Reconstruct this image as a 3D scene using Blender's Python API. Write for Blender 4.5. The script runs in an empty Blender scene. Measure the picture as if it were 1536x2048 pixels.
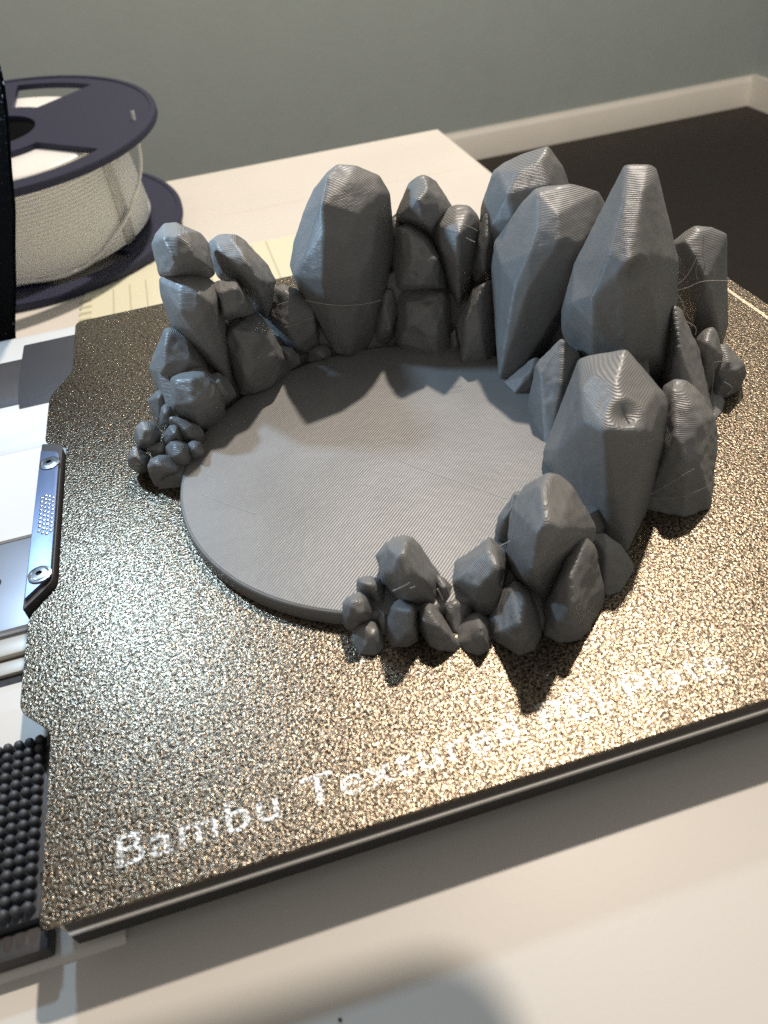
import bpy, bmesh, math, random
from mathutils import Vector, Matrix, noise
random.seed(7)
MM = 0.001
SC = bpy.context.scene
COL = SC.collection

# ------------------------------------------------------------------ camera
cd = bpy.data.cameras.new('camera')
cam = bpy.data.objects.new('camera', cd); COL.objects.link(cam)
R = [[0.95843, -0.267643, -0.098892], [-0.250832, -0.625134, -0.739115], [0.135998, 0.733195, -0.66628]]
C = [44.388, -52.772, 105.592]
M = Matrix(((R[0][0], -R[1][0], -R[2][0], C[0]*MM), (R[0][1], -R[1][1], -R[2][1], C[1]*MM), (R[0][2], -R[1][2], -R[2][2], C[2]*MM), (0, 0, 0, 1)))
cam.matrix_world = M
cd.sensor_fit = 'VERTICAL'; cd.sensor_height = 36; cd.sensor_width = 27
cd.lens = 1538/2048*36
cd.clip_start = 0.01; cd.clip_end = 30
cd.dof.use_dof = True; cd.dof.focus_distance = 0.172; cd.dof.aperture_fstop = 30
SC.camera = cam
SC.cycles.use_denoising = False

# ------------------------------------------------------------------ world, lamps, exposure
w = bpy.data.worlds.new('World'); SC.world = w; w.use_nodes = True
w.node_tree.nodes['Background'].inputs[0].default_value = (1.0, 0.955, 0.89, 1)
w.node_tree.nodes['Background'].inputs[1].default_value = 0.31
SC.view_settings.view_transform = 'Standard'; SC.view_settings.look = 'None'
SC.view_settings.exposure = 0; SC.view_settings.gamma = 1

def lamp(name, loc, radius, watts, colour):
    l = bpy.data.lights.new(name, 'POINT'); l.energy = watts; l.color = colour; l.shadow_soft_size = radius*MM
    o = bpy.data.objects.new(name, l); COL.objects.link(o); o.location = Vector(loc)*MM
    return o
WARM = (0.288, 0.483, 0.827)
lamp('ceiling_lamp', [80+WARM[0]*1900, 9+WARM[1]*1900, WARM[2]*1900], 34, 140.0, (1.0, 0.875, 0.745))
lamp('status_lamp', (-11, 150, 102), 5, 0.62, (0.50, 0.74, 1.0))

# ------------------------------------------------------------------ material helpers
def mat(name):
    m = bpy.data.materials.new(name); m.use_nodes = True
    nt = m.node_tree; b = nt.nodes['Principled BSDF']
    return m, nt, b
def nd(nt, t, **k):
    n = nt.nodes.new(t)
    for a, v in k.items():
        if a.startswith('i_'):
            key = a[2:].replace('_', ' ')
            n.inputs[int(key) if key.isdigit() else key].default_value = v
        else: setattr(n, a, v)
    return n
def link(nt, a, b): nt.links.new(a, b)
def coords(nt):
    return nd(nt, 'ShaderNodeTexCoord').outputs['Object']
def scaled(nt, co, s, rot=(0, 0, 0)):
    m = nd(nt, 'ShaderNodeMapping'); m.inputs['Scale'].default_value = s; m.inputs['Rotation'].default_value = rot
    link(nt, co, m.inputs[0]); return m.outputs[0]
def simple(name, col, rough=.5, metal=0, bump=0, bscale=800, var=0.0, spec=.5, coat=0):
    m, nt, b = mat(name)
    b.inputs['Base Color'].default_value = (*col, 1); b.inputs['Roughness'].default_value = rough
    b.inputs['Metallic'].default_value = metal; b.inputs['Specular IOR Level'].default_value = spec
    b.inputs['Coat Weight'].default_value = coat; b.inputs['Coat Roughness'].default_value = .12
    co = coords(nt)
    if var:
        n = nd(nt, 'ShaderNodeTexNoise'); n.inputs['Scale'].default_value = 14; n.inputs['Detail'].default_value = 6; link(nt, co, n.inputs[0])
        r = nd(nt, 'ShaderNodeMapRange'); r.inputs[3].default_value = 1-var; r.inputs[4].default_value = 1+var; link(nt, n.outputs[0], r.inputs[0])
        mx = nd(nt, 'ShaderNodeVectorMath', operation='SCALE'); mx.inputs[0].default_value = col; link(nt, r.outputs[0], mx.inputs['Scale'])
        link(nt, mx.outputs[0], b.inputs['Base Color'])
        r2 = nd(nt, 'ShaderNodeMapRange'); r2.inputs[3].default_value = max(rough-.12, .02); r2.inputs[4].default_value = rough+.12; link(nt, n.outputs[0], r2.inputs[0])
        link(nt, r2.outputs[0], b.inputs['Roughness'])
    if bump:
        n = nd(nt, 'ShaderNodeTexNoise'); n.inputs['Scale'].default_value = bscale; n.inputs['Detail'].default_value = 3; link(nt, co, n.inputs[0])
        bp = nd(nt, 'ShaderNodeBump'); bp.inputs['Distance'].default_value = bump*MM; link(nt, n.outputs[0], bp.inputs['Height']); link(nt, bp.outputs[0], b.inputs['Normal'])
    return m

# grey printed plastic: layer lines 0.2 mm in z; the flat top shows the diagonal infill passes
def plastic(name, flat=False):
    m, nt, b = mat(name)
    co = coords(nt)
    n = nd(nt, 'ShaderNodeTexNoise'); n.inputs['Scale'].default_value = 60; n.inputs['Detail'].default_value = 5; link(nt, co, n.inputs[0])
    cr = nd(nt, 'ShaderNodeValToRGB'); cr.color_ramp.elements[0].position = .3; cr.color_ramp.elements[1].position = .7
    cr.color_ramp.elements[0].color = (.19, .189, .186, 1); cr.color_ramp.elements[1].color = (.235, .234, .230, 1)
    link(nt, n.outputs[0], cr.inputs[0]); link(nt, cr.outputs[0], b.inputs['Base Color'])
    b.inputs['Roughness'].default_value = .38; b.inputs['Specular IOR Level'].default_value = .5
    wv = nd(nt, 'ShaderNodeTexWave'); wv.wave_type = 'BANDS'; wv.bands_direction = 'X' if flat else 'Z'; wv.wave_profile = 'SIN'
    # Blender's wave repeats every 2*pi/20 units of its scaled input
    period = .55*MM if flat else .24*MM
    wv.inputs['Scale'].default_value = 2*math.pi/20/period; wv.inputs['Distortion'].default_value = .35 if not flat else .5
    wv.inputs['Detail'].default_value = 1.0; wv.inputs['Detail Scale'].default_value = .06
    v = scaled(nt, co, (1, 1, 1), (0, 0, math.radians(-134.4) if flat else 0))
    link(nt, v, wv.inputs[0])
    b1 = nd(nt, 'ShaderNodeBump'); b1.inputs['Distance'].default_value = (.05 if flat else .075)*MM; b1.inputs['Strength'].default_value = .7 if flat else .7
    link(nt, wv.outputs[1], b1.inputs['Height'])
    n2 = nd(nt, 'ShaderNodeTexNoise'); n2.inputs['Scale'].default_value = 500; n2.inputs['Detail'].default_value = 4; link(nt, scaled(nt, co, (1, 1, 1 if flat else 5)), n2.inputs[0])
    b2 = nd(nt, 'ShaderNodeBump'); b2.inputs['Distance'].default_value = .12*MM; b2.inputs['Strength'].default_value = .5; link(nt, n2.outputs[0], b2.inputs['Height'])
    link(nt, b1.outputs[0], b2.inputs['Normal']); link(nt, b2.outputs[0], b.inputs['Normal'])
    return m

def pei(name, col_a, col_b, rough):
    # wrinkled coating: one noise gives the grain relief and a painted sparkle: dark pits, bright crests
    m, nt, b = mat(name)
    co = coords(nt)
    b.inputs['Metallic'].default_value = .9; b.inputs['Roughness'].default_value = rough
    n1 = nd(nt, 'ShaderNodeTexNoise'); n1.inputs['Scale'].default_value = 2000; n1.inputs['Detail'].default_value = 2.0; n1.inputs['Roughness'].default_value = .55; n1.inputs['Distortion'].default_value = .6
    link(nt, co, n1.inputs[0])
    cr = nd(nt, 'ShaderNodeValToRGB'); cr.color_ramp.elements[0].position = .40; cr.color_ramp.elements[1].position = .62
    cr.color_ramp.elements[0].color = (*col_a, 1); cr.color_ramp.elements[1].color = (*col_b, 1)
    link(nt, n1.outputs[0], cr.inputs[0]); link(nt, cr.outputs[0], b.inputs['Base Color'])
    b1 = nd(nt, 'ShaderNodeBump'); b1.inputs['Distance'].default_value = .155*MM; b1.inputs['Strength'].default_value = 1.0
    link(nt, n1.outputs[0], b1.inputs['Height']); link(nt, b1.outputs[0], b.inputs['Normal'])
    return m

MAT = dict(
    pla=plastic('grey_printed_plastic'), pla_top=plastic('grey_printed_top', True),
    pei=pei('gold_textured_coating', (.045, .037, .028), (.355, .288, .210), .26),
    pei_text=pei('lettering_coating', (.14, .13, .12), (.84, .81, .75), .42),
    pei_line=pei('engraved_line', (.45, .38, .28), (.8, .7, .55), .4),
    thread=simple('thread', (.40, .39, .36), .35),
    magnet=simple('dark_brown_magnet', (.035, .026, .022), .5, bump=.05),
    alu=simple('aluminium', (.93, .92, .90), .22, .9, var=.02),
    black=simple('black_foam', (.012, .011, .011), .6, bump=.1),
    base=simple('white_housing', (.60, .575, .535), .42, bump=.008, bscale=900, var=.03),
    desk=simple('white_desk', (.74, .705, .655), .45, var=.02),
    edge=simple('desk_edge', (.75, .68, .50), .5, var=.1),
    wall=simple('grey_green_wall', (.37, .415, .405), .8, bump=.6, bscale=60, var=.05),
    skirt=simple('cream_skirting', (.84, .80, .73), .45, var=.04),
    floor=simple('dark_brown_floor', (.015, .0095, .0065), .6, var=.3),
    navy=simple('navy_plastic', (.011, .014, .046), .6, bump=.1, bscale=600, var=.12),
    hub=simple('black_plastic', (.006, .006, .008), .5),
    filament=simple('white_filament', (.96, .955, .94), .35, var=.01),
    film=simple('clear_film_edge', (.95, .945, .93), .3),
    panel=simple('satin_metal_panel', (.50, .52, .58), .36, .85, var=.04),
    steel=simple('blue_lit_steel', (.17, .21, .32), .42, .85, var=.15, bump=.02, bscale=500),  # blue of the reflected cool lamp is put into the base colour
    steel_edge=simple('bright_steel', (.7, .74, .8), .25, 1, var=.05),
    greyp=simple('grey_cable_plastic', (.036, .034, .036), .6, bump=.08, bscale=900, var=.06),
    rubber=simple('grey_rubber', (.05, .055, .065), .55, bump=.06, bscale=900, var=.08),
    rail=simple('rail_metal', (.50, .47, .42), .35, .4, var=.05),
    paper=simple('yellow_paper', (.76, .75, .57), .7, var=.03),
    ink=simple('grey_print', (.50, .48, .33), .7),
    blackfleck=None)

def fleck():
    m, nt, b = mat('black_speckled_coating')
    co = coords(nt)
    v = nd(nt, 'ShaderNodeTexVoronoi'); v.inputs['Scale'].default_value = 700; link(nt, co, v.inputs[0])
    v2 = nd(nt, 'ShaderNodeTexVoronoi'); v2.inputs['Scale'].default_value = 260; link(nt, co, v2.inputs[0])
    cr = nd(nt, 'ShaderNodeValToRGB'); cr.color_ramp.interpolation = 'LINEAR'; cr.color_ramp.elements[0].position = .10; cr.color_ramp.elements[1].position = .17
    cr.color_ramp.elements[0].color = (.16, .16, .15, 1); cr.color_ramp.elements[1].color = (.003, .003, .003, 1)
    link(nt, v2.outputs['Distance'], cr.inputs[0]); link(nt, cr.outputs[0], b.inputs['Base Color'])
    b.inputs['Roughness'].default_value = .35; b.inputs['Specular IOR Level'].default_value = .04
    bp = nd(nt, 'ShaderNodeBump'); bp.inputs['Distance'].default_value = .5*MM; link(nt, v.outputs['Distance'], bp.inputs['Height']); link(nt, bp.outputs[0], b.inputs['Normal'])
    return m
MAT['blackfleck'] = fleck()
fb = MAT['filament'].node_tree.nodes['Principled BSDF']; fb.inputs['Subsurface Weight'].default_value = .25; fb.inputs['Subsurface Radius'].default_value = (1, .9, .7); fb.inputs['Subsurface Scale'].default_value = .02

# ------------------------------------------------------------------ object helpers (all lengths in mm)
def mesh_obj(name, me, m, parent=None, smooth=False, **props):
    o = bpy.data.objects.new(name, me); COL.objects.link(o)
    if m is not None and not me.materials: me.materials.append(m)
    if smooth: me.polygons.foreach_set('use_smooth', [True]*len(me.polygons))
    if parent is not None: o.parent = parent
    for k, v in props.items(): o[k] = v
    return o
def from_bm(name, bm, m, parent=None, smooth=False, **props):
    me = bpy.data.meshes.new(name); bm.normal_update(); bm.to_mesh(me); bm.free()
    return mesh_obj(name, me, m, parent, smooth, **props)
def thing(name, label, cat, group=None):
    o = bpy.data.objects.new(name, None); COL.objects.link(o); o.empty_display_size = .01
    o['label'] = label; o['category'] = cat
    if group: o['group'] = group
    return o
def auto_smooth(o, ang=35):
    me = o.data
    me.polygons.foreach_set('use_smooth', [True]*len(me.polygons))
    try: me.set_sharp_from_angle(angle=math.radians(ang))
    except Exception: pass
def bm_prism(bm, poly, z0, z1):
    lo = [bm.verts.new((x*MM, y*MM, z0*MM)) for x, y in poly]; hi = [bm.verts.new((x*MM, y*MM, z1*MM)) for x, y in poly]
    n = len(poly); a = bm.faces.new(hi); b = bm.faces.new(lo[::-1])
    for i in range(n): bm.faces.new((lo[i], lo[(i+1) % n], hi[(i+1) % n], hi[i]))
    return bm
def prism(name, poly, z0, z1, m, parent=None, bevel=0, seg=2, **props):
    bm = bm_prism(bmesh.new(), poly, z0, z1)
    bmesh.ops.recalc_face_normals(bm, faces=bm.faces)
    if bevel: bmesh.ops.bevel(bm, geom=bm.edges[:], offset=bevel*MM, segments=seg, profile=.6, affect='EDGES', clamp_overlap=True)
    o = from_bm(name, bm, m, parent, **props); auto_smooth(o); return o
def box(name, x0, x1, y0, y1, z0, z1, m, parent=None, bevel=0, seg=2, **props):
    return prism(name, [(x0, y0), (x1, y0), (x1, y1), (x0, y1)], z0, z1, m, parent, bevel, seg, **props)
def profile_x(name, prof, x0, x1, m, parent=None, bevel=0, seg=2, **props):
    bm = bmesh.new()
    lo = [bm.verts.new((x0*MM, y*MM, z*MM)) for y, z in prof]; hi = [bm.verts.new((x1*MM, y*MM, z*MM)) for y, z in prof]
    n = len(prof); bm.faces.new(lo); bm.faces.new(hi[::-1])
    for i in range(n): bm.faces.new((lo[i], hi[i], hi[(i+1) % n], lo[(i+1) % n]))
    bmesh.ops.recalc_face_normals(bm, faces=bm.faces)
    if bevel: bmesh.ops.bevel(bm, geom=bm.edges[:], offset=bevel*MM, segments=seg, profile=.6, affect='EDGES', clamp_overlap=True)
    o = from_bm(name, bm, m, parent, **props); auto_smooth(o, 40); return o
def rounded(poly, r, seg=4):
    out = []; n = len(poly)
    for i in range(n):
        p0, p, p1 = (Vector(poly[(i+k) % n]) for k in (-1, 0, 1))
        rr = r[i] if isinstance(r, (list, tuple)) else r
        if rr <= 0: out.append(tuple(p)); continue
        a = (p0-p); b = (p1-p); q = min(rr, a.length*.45, b.length*.45); a.normalize(); b.normalize()
        A, B = p+a*q, p+b*q
        for k in range(seg+1):
            t = k/seg; out.append(tuple(A*(1-t)**2+p*2*t*(1-t)+B*t*t))
    return out
def tube(name, pts, rad, m, parent=None, sides=8, **props):
    cu = bpy.data.curves.new(name, 'CURVE'); cu.dimensions = '3D'; cu.bevel_depth = rad*MM; cu.bevel_resolution = max(1, sides//4-1); cu.resolution_u = 6; cu.use_fill_caps = True
    s = cu.splines.new('NURBS'); s.points.add(len(pts)-1)
    for i, p in enumerate(pts): s.points[i].co = (p[0]*MM, p[1]*MM, p[2]*MM, 1)
    s.use_endpoint_u = True; s.order_u = 3
    t = bpy.data.objects.new(name+'_tmp', cu); COL.objects.link(t)
    me = bpy.data.meshes.new_from_object(t.evaluated_get(bpy.context.evaluated_depsgraph_get()))
    bpy.data.objects.remove(t); bpy.data.curves.remove(cu)
    me.materials.clear()
    return mesh_obj(name, me, m, parent, True, **props)
def flat_curve(name, loops, thick, bev=0):
    cu = bpy.data.curves.new(name, 'CURVE'); cu.dimensions = '2D'; cu.fill_mode = 'BOTH'; cu.extrude = thick/2*MM; cu.bevel_depth = bev*MM
    for lp in loops:
        s = cu.splines.new('POLY'); s.points.add(len(lp)-1); s.use_cyclic_u = True
        for i, p in enumerate(lp): s.points[i].co = (p[0]*MM, p[1]*MM, 0, 1)
    t = bpy.data.objects.new(name+'_tmp', cu); COL.objects.link(t)
    me = bpy.data.meshes.new_from_object(t.evaluated_get(bpy.context.evaluated_depsgraph_get()))
    bpy.data.objects.remove(t); bpy.data.curves.remove(cu)
    me.materials.clear()
    return me
def lathe(prof, seg=96, mtx=None):
    bm = bmesh.new(); rings = []
    for r, z in prof:
        rings.append([bm.verts.new((r*MM*math.cos(2*math.pi*k/seg), r*MM*math.sin(2*math.pi*k/seg), z*MM)) for k in range(seg)])
    for a, b in zip(rings, rings[1:]):
        for k in range(seg): bm.faces.new((a[k], a[(k+1) % seg], b[(k+1) % seg], b[k]))
    return bm

# ------------------------------------------------------------------ the room
box('floor', -2500, 5000, -2500, 4200, -800, -782, MAT['floor'], kind='structure')
wl = box('wall', -3500, 2045, 2540, 2640, -782, 1900, MAT['wall'], label='grey green painted wall above the cream skirting board', category='wall')
wr = box('wall', 2045, 2145, -1500, 2640, -782, 1900, MAT['wall'], label='right side wall turning the corner beside the dark floor', category='wall')
sk = profile_x('skirting_board', [(2540, -782), (2526, -782), (2526, -706), (2530, -698), (2534, -694), (2536, -686), (2540, -686)], -3500, 2029, MAT['skirt'],
               label='cream skirting board along the foot of the grey green wall', category='skirting board', group='skirting boards')
bm = bm_prism(bmesh.new(), [(2029, -1500), (2045, -1500), (2045, 2540), (2029, 2540)], -782, -686)
from_bm('skirting_board', bm, MAT['skirt'], label='short piece of cream skirting turning the corner at the upper right', category='skirting board', group='skirting boards')

# ------------------------------------------------------------------ desk
dk = thing('desk', 'white desk top with a pale yellow edge behind the printer', 'desk')
box('desk_top', -900, 253, -420, 600, -114, -88.6, MAT['desk'], dk, bevel=.6)
box('edge_band', -900, 253, 600.2, 601.2, -113.5, -89.1, MAT['edge'], dk)
for x, y in ((-860, 545), (215, 545), (-860, -380), (215, -380)): box('leg', x-22, x+22, y-22, y+22, -782, -114.2, MAT['skirt'], dk, bevel=3)
seam = box('groove', 60, 252, 501, 501.5, -88.65, -88.52, MAT['edge'], dk)

pp = thing('ruled_paper', 'pale yellow ruled sheet lying on the white desk behind the plate', 'paper')
def dz(x, y): return (44.4+(x-44.4)*1.029, -52.8+(y+52.8)*1.029)
prism('sheet', [dz(*p) for p in ((-36, 330), (150, 322), (150, 424), (62, 429), (18, 433), (-30, 404))], -88.55, -88.2, MAT['paper'], pp)
for i in range(11):
    (a, b), (c, d) = dz(-14+i*9.5, 345), dz(-13.3+i*9.5, 402+i*2.4); box('ruled_line', a, c, b, d, -88.18, -88.12, MAT['ink'], pp)
for i in range(6):
    (a, b), (c, d) = dz(-33, 352+i*8), dz(-26, 355+i*8); box('printed_mark', a, c, b, d, -88.18, -88.12, MAT['ink'], pp)

# ------------------------------------------------------------------ printer base
pb = thing('desktop_printer', 'white printer housing below the gold plate, filling the bottom of the picture', 'printer')
box('housing', -200, 197, -260, 212, -88.5, -12, MAT['base'], pb, bevel=6, seg=4)
profile_x('raised_ridge', [(160, -12.1), (159, -9.5), (152, -8.8), (143, -9.2), (137, -12.1)], -140, 30, MAT['base'], pb, bevel=1)
box('step_panel', -140, 20, 99.5, 128, -12.05, -11.0, MAT['base'], pb, bevel=.8)
box('side_panel', -120, 20, 68.5, 97.5, -12.05, -10.0, MAT['panel'], pb, bevel=1.2, seg=3)
hole = prism('screw_hole', [(-18.6+1.6*math.cos(a*math.pi/8), 83.9+1.6*math.sin(a*math.pi/8)) for a in range(16)], -10.05, -9.94, MAT['black'], pb)
box('rail', -120, 20, 61.5, 66.3, -12.05, -9.8, MAT['rail'], pb, bevel=.5)
box('rail', -120, 20, 57.6, 61.2, -12.05, -11.0, MAT['rail'], pb, bevel=.4)
box('rail_gap', -120, 20, 54.6, 57.6, -12.05, -11.9, MAT['black'], pb)
profile_x('front_cover', [(54.4, -12.1), (54.4, -10.6), (52.5, -9.8), (47, -9.45), (36, -9.45), (4, -10.6), (1, -11.2), (0, -12.1)], -120, 8, MAT['base'], pb, bevel=.5)
prism('dust_speck', [(35.74+.28*math.cos(a), -18.43+.22*math.sin(a)) for a in (0, 1.1, 2, 3.3, 4.4, 5.3)], -12.01, -11.8, MAT['black'], pb)
# wiper brush: grey rubber block with rows of domed studs
wb = thing('rubber_wiper', 'dark grey rubber wiper pad with rows of small studs at the lower left', 'wiper')
box('pad', -13.6, -1.6, 5.2, 36.6, -9.3, -6.4, MAT['rubber'], wb, bevel=.3)
for y0, y1, h in ((5.4, 10.5, -5.6), (11, 27, -4.9), (27.4, 33, -5.4), (33.2, 36.4, -4.6)):
    box('rim', -2.5, -1.7, y0, y1, -6.42, h, MAT['rubber'], wb, bevel=.12)
bm = bmesh.new()
prof = [(.78, 0), (.78, 1.2), (.70, 1.55), (.48, 1.78), (.2, 1.88)]
rings = []
for r_, z_ in prof: rings.append([bm.verts.new((r_*MM*math.cos(k*math.pi/5), r_*MM*math.sin(k*math.pi/5), z_*MM)) for k in range(10)])
for a, b in zip(rings, rings[1:]):
    for k in range(10): bm.faces.new((a[k], a[(k+1) % 10], b[(k+1) % 10], b[k]))
bm.faces.new(rings[-1])
stud_me = bpy.data.meshes.new('stud'); bm.to_mesh(stud_me); bm.free(); stud_me.materials.append(MAT['rubber'])
for i in range(6):
    for j in range(16):
        o = mesh_obj('stud', stud_me, None, wb, True); o.location = ((-4.0-i*1.78)*MM, (6.6+j*1.92)*MM, -6.45*MM)
        o.rotation_euler[0] = random.uniform(-.08, .08); o.rotation_euler[1] = random.uniform(-.08, .08)
box('foot', -12, -1.8, 1.0, 4.9, -11, -7.6, MAT['greyp'], wb, bevel=.8)

# ------------------------------------------------------------------ cable plug left of the plate
pc = thing('cable_plug', 'grey plastic cable plug with a thick sleeve beside the left edge of the plate', 'cable plug')
profile_x('plug_body', rounded([(189.5, -24), (189.5, -6), (170, -6), (159, -7.2), (151, -11), (149, -26)], [0, 1.5, 6, 7, 5, 0]), -18.4, 14, MAT['greyp'], pc, bevel=.4)
profile_x('sleeve', rounded([(186, -24), (186, -8.5), (180, -7.4), (168, -7.4), (161, -9), (157, -13), (157, -26)], [0, 3, 4, 4, 4, 3, 0]), -90, -18.2, MAT['greyp'], pc, bevel=.3)

# ------------------------------------------------------------------ heated bed
W = 184.
hb = thing('heated_bed', 'heated bed under the textured plate with a bright metal edge strip', 'printer bed')
def bedpoly(i): return [(2.6+i, i), (W-i, i), (W-i, W-i), (i, W-i), (i, 3.+i)]
prism('magnetic_sheet', bedpoly(.3), -3.2, -.62, MAT['magnet'], hb)
prism('bed_plate', bedpoly(0), -4.5, -3.22, MAT['alu'], hb, bevel=.3)
prism('insulation', bedpoly(.1), -7.6, -4.52, MAT['black'], hb, bevel=.3)
box('carriage', 20, 150, 10, 170, -11.9, -7.62, MAT['black'], hb)

# ------------------------------------------------------------------ textured build plate
pl = thing('build_plate', 'gold glittering textured metal plate under the grey rock ring', 'build plate')
L = [(0, 0), (0, 32.2), (-5.6, 38.2), (-5.6, 60.0), (-.4, 66.5), (-.4, 115.5), (-5.8, 119.5), (-5.8, 141.5), (0, 153), (0, W)]
Rr = [(W, W), (W, 0)]
poly = L+Rr
rad = [1.5, 2, 2, 2, 1.2, 1.2, 2, 3, 3, 3]; rad = rad+[3, 3]
pk = rounded(poly, rad, 4)[::-1]
prism('sheet', pk, -.55, 0, MAT['pei'], pl, bevel=.12, seg=1)
bm = bm_prism(bmesh.new(), [(179.2, 1), (180.2, 1), (180.2, 183), (179.2, 183)], .004, .03)
from_bm('engraved_line', bm, MAT['pei_line'], pl)

def lettering(text, x0, y0, x1, height, m, parent):
    cu = bpy.data.curves.new('lettering', 'FONT'); cu.body = text; cu.size = 1; cu.offset = .002; cu.extrude = 0; cu.space_character = 1.08
    t = bpy.data.objects.new('t', cu); COL.objects.link(t); bpy.context.view_layer.update()
    me = bpy.data.meshes.new_from_object(t.evaluated_get(bpy.context.evaluated_depsgraph_get()))
    bpy.data.objects.remove(t); bpy.data.curves.remove(cu); me.materials.clear()
    xs = [v.co.x for v in me.vertices]; a, b = min(xs), max(xs)
    for v in me.vertices:
        u = (v.co.x-a)/(b-a)
        v.co = Vector(((x0+(x1-x0)*u)*MM, (y0+1.2*u**2+v.co.y*height/.69)*MM, .02*MM))
    me.name = 'lettering'
    return mesh_obj('lettering', me, m, parent)
lettering('Bambu Textured PEI Plate', 10.5, 5.3, 107.5, 4.9, MAT['pei_text'], pl)

# ------------------------------------------------------------------ steel bracket in the left notch
br = thing('metal_bracket', 'blue lit steel bracket with two screws in the left notch of the plate', 'bracket')
outer = [(-6.3, 61.2), (-.9, 67.2), (-.9, 114.2), (-1.4, 115.6), (-5.9, 117.5)]
prism('holder', rounded(outer, [.4, 1.6, 1.2, .8, .6], 3), -7, 1.1, MAT['greyp'], br, bevel=.25)
inner = [(-5.8, 63.2), (-1.2, 68.2), (-1.2, 109.8), (-1.8, 111.2), (-5.6, 113.2)]
prism('plate', rounded(inner, [.3, 1.6, 1.0, .6, .3], 3), 1.0, 2.0, MAT['steel'], br, bevel=.22)
profile = [(2.3, .0), (2.3, .35), (1.9, .42), (1.55, .1), (1.5, .1), (1.45, .55), (.65, .6), (.6, -.3), (.0, -.3)]
for cy in (106.8, 68.9):
    s = from_bm('screw', lathe(profile[:6], 32), MAT['steel_edge'], br, True); s.location = (-3.15*MM, cy*MM, 2.0*MM); auto_smooth(s)
    h = from_bm('screw_head', lathe(profile[5:7], 32), MAT['steel_edge'], s, True)
    k = from_bm('socket', lathe([(.66, .59), (.60, .2), (.0, .2)], 6), MAT['black'], s)
bm = bmesh.new()
for i in range(4):
    for j in range(10):
        if (i == 0 and j == 0) or (i == 3 and j > 8): continue
        m4 = Matrix.Translation(Vector(((-4.15+i*.82)*MM, (81.3+j*1.42+(i % 2)*.5)*MM, 2.02*MM))) @ Matrix.Scale(.55, 4, (0, 0, 1))
        bmesh.ops.create_icosphere(bm, subdivisions=2, radius=.42*MM, matrix=m4)
from_bm('raised_dots', bm, MAT['steel_edge'], br, True, kind='stuff')

# ------------------------------------------------------------------ printed rock ring
pr = thing('printed_terrain', 'dark grey printed round base ringed with faceted rocks on the gold plate', 'printed model')
CX, CY, RAD = 71.4, 77.86, 45.7
prof = [(0, .04), (RAD-.25, .04), (RAD, .25), (RAD, 2.9), (RAD-.18, 3.2), (RAD-.7, 3.42)]
bm = lathe(prof[1:], 192); bm.normal_update()
d = from_bm('base_side', bm, MAT['pla'], pr, True); d.location = (CX*MM, CY*MM, 0); auto_smooth(d, 60)
bm = bmesh.new()
N = 192; rs = [0.001]+[i*2.2 for i in range(1, 21)]+[RAD-.7]
rings = []
for r_ in rs:
    ring = []
    for k in range(N):
        a = 2*math.pi*k/N; x, y = r_*math.cos(a), r_*math.sin(a)
        z = 3.42+.05*noise.noise(Vector((x*.08, y*.08, 3)))*(1 if r_ < 44 else 0)
        ring.append(bm.verts.new((x*MM, y*MM, z*MM)))
    rings.append(ring)
for a, b in zip(rings, rings[1:]):
    for k in range(N): bm.faces.new((a[k], a[(k+1) % N], b[(k+1) % N], b[k]))
bm.faces.new(rings[0][::-1])
bmesh.ops.recalc_face_normals(bm, faces=bm.faces)
tp = from_bm('base_top', bm, MAT['pla_top'], pr, True); tp.location = (CX*MM, CY*MM, 0)

# low rough core the stones grow out of: (angle, radius, height)
core = [(286, 46, 3.5), (292, 45, 6), (300, 46, 10), (312, 47, 7), (325, 51, 14), (340, 53, 12), (357, 56, 22), (12, 53, 12), (25, 54, 22), (35, 56, 28), (45, 51, 13), (55, 52, 16),
        (63, 52, 22), (72, 52, 16), (84, 50, 24), (94, 51, 15), (104, 53, 10), (114, 52, 13), (124, 51, 21), (134, 52, 25), (145, 53, 19), (153, 49, 9), (160, 48, 5), (167, 48, 3.6)]
bm = bmesh.new(); rings = []
for a_, r_, h_ in core:
    ca, sa = math.cos(math.radians(a_)), math.sin(math.radians(a_))
    ring = []
    for dr, z in ((-3.6, .05), (-3.0, h_*.55), (-1.2, h_*.95), (1.2, h_), (3.2, h_*.6), (3.8, .05)):
        k = 1+.12*noise.noise(Vector((a_, dr, z)))
        ring.append(bm.verts.new(((CX+(r_+dr*k)*ca)*MM, (CY+(r_+dr*k)*sa)*MM, z*MM)))
    rings.append(ring)
for a, b in zip(rings, rings[1:]):
    for k in range(5): bm.faces.new((a[k], b[k], b[k+1], a[k+1]))
bm.faces.new(rings[0]); bm.faces.new(rings[-1][::-1])
bmesh.ops.recalc_face_normals(bm, faces=bm.faces)
bmesh.ops.triangulate(bm, faces=bm.faces[:])
from_bm('core', bm, MAT['pla'], pr)

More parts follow.
